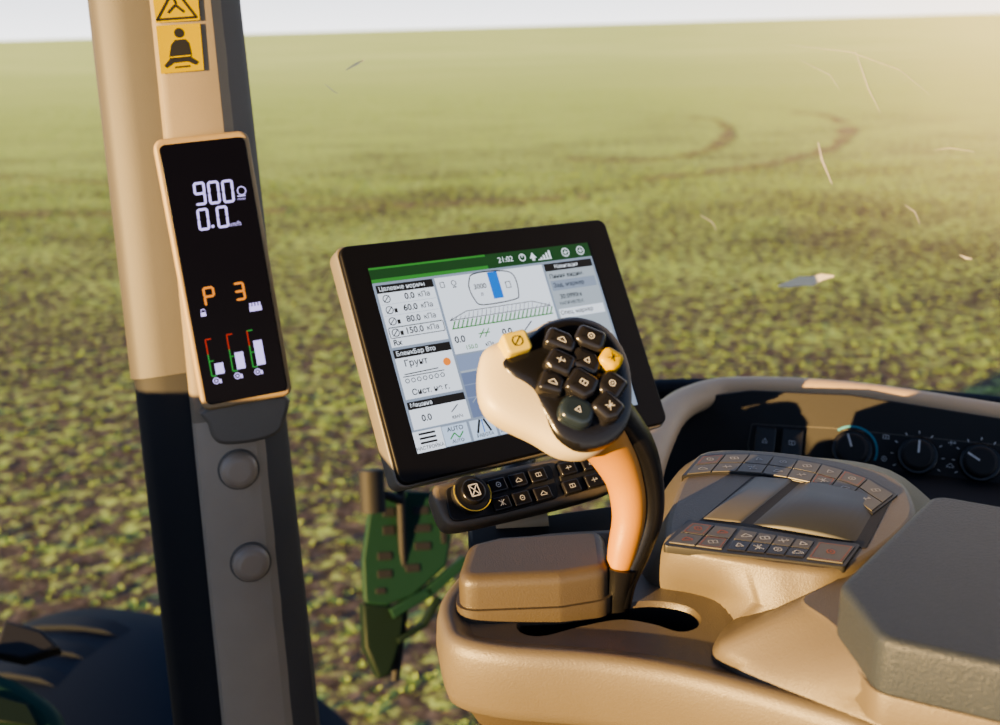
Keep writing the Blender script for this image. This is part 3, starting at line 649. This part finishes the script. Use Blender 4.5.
def bar(pts,wd,m,z0=-.03,z1=0):
    P=[Vector(px(*p)) for p in pts]
    for i in range(len(P)-1):
        d=(P[i+1]-P[i]).normalized(); nn=Vector((-d.y,d.x))*wd/2; e=d*wd*.35
        g.prism([tuple(P[i]-nn-e),tuple(P[i+1]-nn+e),tuple(P[i+1]+nn+e),tuple(P[i]+nn-e)],z0,z1,m,.003,2)
g.prism(rp([px(372,500),px(398,490),px(442,492),px(456,520),px(448,566),px(415,596),px(388,606),px(366,604),px(364,560)],.012),-.03,-.01,green,.004)
for u,v,a_,b_ in ((390,512,.022,.016),(390,530,.022,.016),(422,510,.030,.014),(424,528,.030,.014),(424,546,.030,.014),(386,556,.026,.014),(386,574,.026,.014),(414,568,.026,.014),(382,591,.018,.010),(445,532,.010,.04)):
    x,y=px(u,v); g.prism(rrect(a_,b_,.003,x,y),-.02,-.0085,rubber,.001)
mk('step_plate',g,Gf.M,root)
g=Geo(); g.prism([px(364,604),px(408,606),px(404,640),px(392,676),px(380,680),px(366,648)],-.05,-.01,greend,.006); bar([(395,612),(430,592),(465,562)],.018,green); bar([(440,600),(425,625),(400,640)],.010,greend); mk('lower_plate',g,Gf.M,root)
g=Geo(); g.sweep([W(400,480,1.76),W(405,600,1.76),W(395,680,1.76)],.008,rubber,10); g.sweep([W(440,520,1.78),W(470,500,1.78)],.01,rubber,10); g.sweep([W(470,600,1.78),W(480,690,1.78)],.008,rubber,10); mk('support_bar',g,Gf.M,root,True)
g=Geo(); g.sweep([W(371,470,1.7),W(373,512,1.7)],.022,rubber,16); g.sweep([W(372,490,1.72),W(400,500,1.74)],.008,rubber,8); mk('lamp_housing',g,Gf.M,root,True)

# ================= GROUND
gm=bpy.data.materials.new('field_soil'); gm.use_nodes=True; nt=gm.node_tree; b=nt.nodes['Principled BSDF']; b.inputs['Roughness'].default_value=1; b.inputs['Specular IOR Level'].default_value=.05
L=nt.links; tc=nt.nodes.new('ShaderNodeTexCoord')
def noise(sc,det=6,rough=.6,mp=None):
    n=nt.nodes.new('ShaderNodeTexNoise'); n.inputs['Scale'].default_value=sc; n.inputs['Detail'].default_value=det; n.inputs['Roughness'].default_value=rough
    L.new(mp or tc.outputs['Object'],n.inputs['Vector']); return n.outputs['Fac']
def ramp(f,stops):
    r=nt.nodes.new('ShaderNodeValToRGB'); L.new(f,r.inputs[0]); e=r.color_ramp.elements
    while len(e)<len(stops): e.new(.5)
    for k,(p,c) in enumerate(stops): e[k].position=p; e[k].color=(*c,1)
    return r.outputs[0]
def mixc(f,a,b_):
    m=nt.nodes.new('ShaderNodeMix'); m.data_type='RGBA'; L.new(f,m.inputs['Factor']); L.new(a,m.inputs['A']); L.new(b_,m.inputs['B']); return m.outputs['Result']
def mth(op,a,b_):
    m=nt.nodes.new('ShaderNodeMath'); m.operation=op; m.use_clamp=op=='ADD'
    for i,x in enumerate((a,b_)):
        if isinstance(x,(int,float)): m.inputs[i].default_value=x
        else: L.new(x,m.inputs[i])
    return m.outputs[0]
soil=ramp(noise(14),[(.3,(.035,.028,.024)),(.55,(.125,.098,.078)),(.75,(.30,.24,.185))])
leaf=ramp(noise(25),[(.3,(.28,.37,.10)),(.6,(.55,.66,.18)),(.8,(.80,.86,.34))])
sp=nt.nodes.new('ShaderNodeSeparateXYZ'); L.new(tc.outputs['Object'],sp.inputs[0])
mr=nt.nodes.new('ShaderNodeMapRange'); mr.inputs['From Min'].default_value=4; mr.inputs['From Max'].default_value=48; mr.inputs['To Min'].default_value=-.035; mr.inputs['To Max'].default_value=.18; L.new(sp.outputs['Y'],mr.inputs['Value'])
mp=nt.nodes.new('ShaderNodeMapping'); mp.inputs['Scale'].default_value=(.6,1,1); L.new(tc.outputs['Object'],mp.inputs['Vector'])
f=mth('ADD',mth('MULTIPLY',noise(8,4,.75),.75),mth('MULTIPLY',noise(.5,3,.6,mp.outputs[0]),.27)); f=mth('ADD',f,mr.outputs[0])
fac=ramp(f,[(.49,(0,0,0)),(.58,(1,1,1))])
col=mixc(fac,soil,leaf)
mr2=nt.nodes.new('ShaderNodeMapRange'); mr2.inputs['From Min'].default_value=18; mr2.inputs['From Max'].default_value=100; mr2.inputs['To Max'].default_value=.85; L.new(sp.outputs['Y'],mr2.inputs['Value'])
far_haze=ramp(noise(.06,4,.6,mp.outputs[0]),[(.35,(.64,.76,.24)),(.7,(.82,.90,.34))])  # pale colours for the distance, haze mixed into the ground colour
col=mixc(mr2.outputs[0],col,far_haze)
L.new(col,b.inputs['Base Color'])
bp=nt.nodes.new('ShaderNodeBump'); bp.inputs['Strength'].default_value=.35; bp.inputs['Distance'].default_value=.03; L.new(noise(10,8,.7),bp.inputs['Height']); L.new(bp.outputs[0],b.inputs['Normal'])
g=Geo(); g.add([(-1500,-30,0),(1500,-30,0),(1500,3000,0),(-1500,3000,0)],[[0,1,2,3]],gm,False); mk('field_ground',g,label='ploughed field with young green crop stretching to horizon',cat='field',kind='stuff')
lm=mat('seedling_leaf',(.27,.39,.10),.7,namt=.4,nscale=1.3)
N1,N2,N3=4200,11500,12000
ys=np.concatenate([np.sqrt(np.random.uniform(2.3**2,9**2,N1)),np.sqrt(np.random.uniform(81,20**2,N2)),np.sqrt(np.random.uniform(400,45**2,N3))])
xs=np.random.uniform(-.60,.60,len(ys))*ys*1.08+0
rd_=np.array([.95,.31]); rn_=np.array([-.31,.95]); a_=xs*rd_[0]+ys*rd_[1]; b_=xs*rn_[0]+ys*rn_[1]
b_=np.round(b_/.28)*.28+np.random.normal(0,.055,len(b_)); xs=a_*rd_[0]+b_*rn_[0]; ys=a_*rd_[1]+b_*rn_[1]
V=[];F=[]
for x,y in zip(xs,ys):
    if y<2.2 or (x<-.1 and y<3.2): continue
    nl=random.randint(4,5); a0=random.random()*6.28; s=random.uniform(.26,.58)*(1 if y<14 else 1.25)
    for k in range(nl):
        a=a0+6.28*k/nl+random.uniform(-.3,.3); l=s*random.uniform(.04,.075); wd=l*.30; e=random.uniform(.2,.9); c,sn=math.cos(a),math.sin(a); i=len(V)
        V+= [(x,y,.0),(x+c*l*.55-sn*wd,y+sn*l*.55+c*wd,l*.55*e+.004),(x+c*l,y+sn*l,l*e*.8),(x+c*l*.55+sn*wd,y+sn*l*.55-c*wd,l*.55*e+.004)]
        F.append([i,i+3,i+2,i+1])
me=bpy.data.meshes.new('crop_seedlings'); me.from_pydata(V,[],F); me.materials.append(lm); ob=bpy.data.objects.new('crop_seedlings',me); S.collection.objects.link(ob)
ob['kind']='stuff'; ob['label']='rows of young green crop seedlings growing in soil'; ob['category']='crop'
tm=mat('track_soil',(.24,.20,.11),1,namt=.5,nscale=6,spec=.05)
g=Geo()
def track(pts,wd):
    P=cr([Z(u,v,-H+.012) for u,v in pts],14,False); V=[]
    for i,p in enumerate(P):
        t=(P[min(i+1,len(P)-1)]-P[max(i-1,0)]); t.z=0; t.normalize(); nn=Vector((-t.y,t.x,0))*wd/2; V+=[p+nn*random.uniform(.2,1.5),p-nn*random.uniform(.2,1.5)]
    g.add(V,[[2*i,2*i+1,2*i+3,2*i+2] for i in range(len(P)-1) if random.random()>.2],tm,False)
track([(560,158),(640,160),(700,152),(728,138),(722,122),(690,116)],.42)
track([(640,180),(740,168),(820,152),(848,132),(830,116),(790,112)],.42)
track([(-20,214),(150,212),(350,208),(600,196)],.30)
track([(-20,175),(150,186),(280,196),(420,204)],.15)
mk('tyre_track',g,label='dark curved wheel ruts in the crop',cat='track',kind='stuff')

# cab roof, floor, and unseen cowl and seat added to cast shade
g=Geo(); g.prism([(-.8,-.40),(1.3,-.40),(1.3,.98),(.7,1.2),(.2,1.3),(-.25,1.2),(-.5,1.0),(-.8,.9)],H+.72,H+.80,beiged); mk('ceiling',g,kind='structure',label='beige cab roof lining',cat='ceiling')
g=Geo(); g.prism([(-1.1,-.9),(1.2,-.9),(1.2,.9),(.3,1.05),(-.2,.95),(-1.1,.8)],H-1.2,H-1.15,rubber); mk('floor',g,kind='structure',label='dark rubber cab floor mat',cat='floor')
g=Geo(); g.prism(rp([(-1.0,.20),(-.54,.20),(-.44,.56),(-.90,.68)],.05),H-1.15,H-.28,blackm,.03); mk('shade_cowl',g,label='unseen black cowl block added to shade the lower pillar',cat='shade block')  # out of view, added and sized to shade the lower pillar
sr=empty('shade_seat',Matrix.Translation((.25,.0,H-1.15)),'unseen dark seat added to shade the console front','seat')  # out of view, added and raised to shade the console front
SM=Matrix.Translation((.25,.0,H-1.15))
g=Geo(); g.prism(rp([(.06,.34),(-.10,-.12),(.42,-.28),(.56,.14)],.06),H-.58,H-.385,seatm,.03,4); mk('shade_seat_cushion',g,SM,sr,True)
g=Geo(); g.prism(rp([(.12,.15),(.06,-.08),(.36,-.16),(.42,.06)],.04),H-1.15,H-.58,blackm,.01); mk('shade_seat_base',g,SM,sr,True)

# ================= LIGHT
wd=bpy.data.worlds.new('world'); S.world=wd; wd.use_nodes=True; nt=wd.node_tree; bg=nt.nodes['Background']
tc=nt.nodes.new('ShaderNodeTexCoord'); sp=nt.nodes.new('ShaderNodeSeparateXYZ'); nt.links.new(tc.outputs['Generated'],sp.inputs[0])
r=nt.nodes.new('ShaderNodeValToRGB'); nt.links.new(sp.outputs['Z'],r.inputs[0]); e=r.color_ramp.elements
e[0].position=0; e[0].color=(2.0,2.0,2.05,1); e[1].position=.7; e[1].color=(.20,.33,.65,1); x=e.new(.10); x.color=(.66,.76,.95,1)
nt.links.new(r.outputs[0],bg.inputs[0]); bg.inputs[1].default_value=1.1
sl=bpy.data.lights.new('sun','SUN'); sl.energy=19; sl.color=(1,.64,.24); sl.angle=math.radians(.6)
so_=bpy.data.objects.new('sun',sl); S.collection.objects.link(so_); Ls=Vector((-.73,-.67,.13)).normalized(); so_.rotation_euler=Ls.to_track_quat('Z','Y').to_euler(); so_.location=(-3,-2,5)
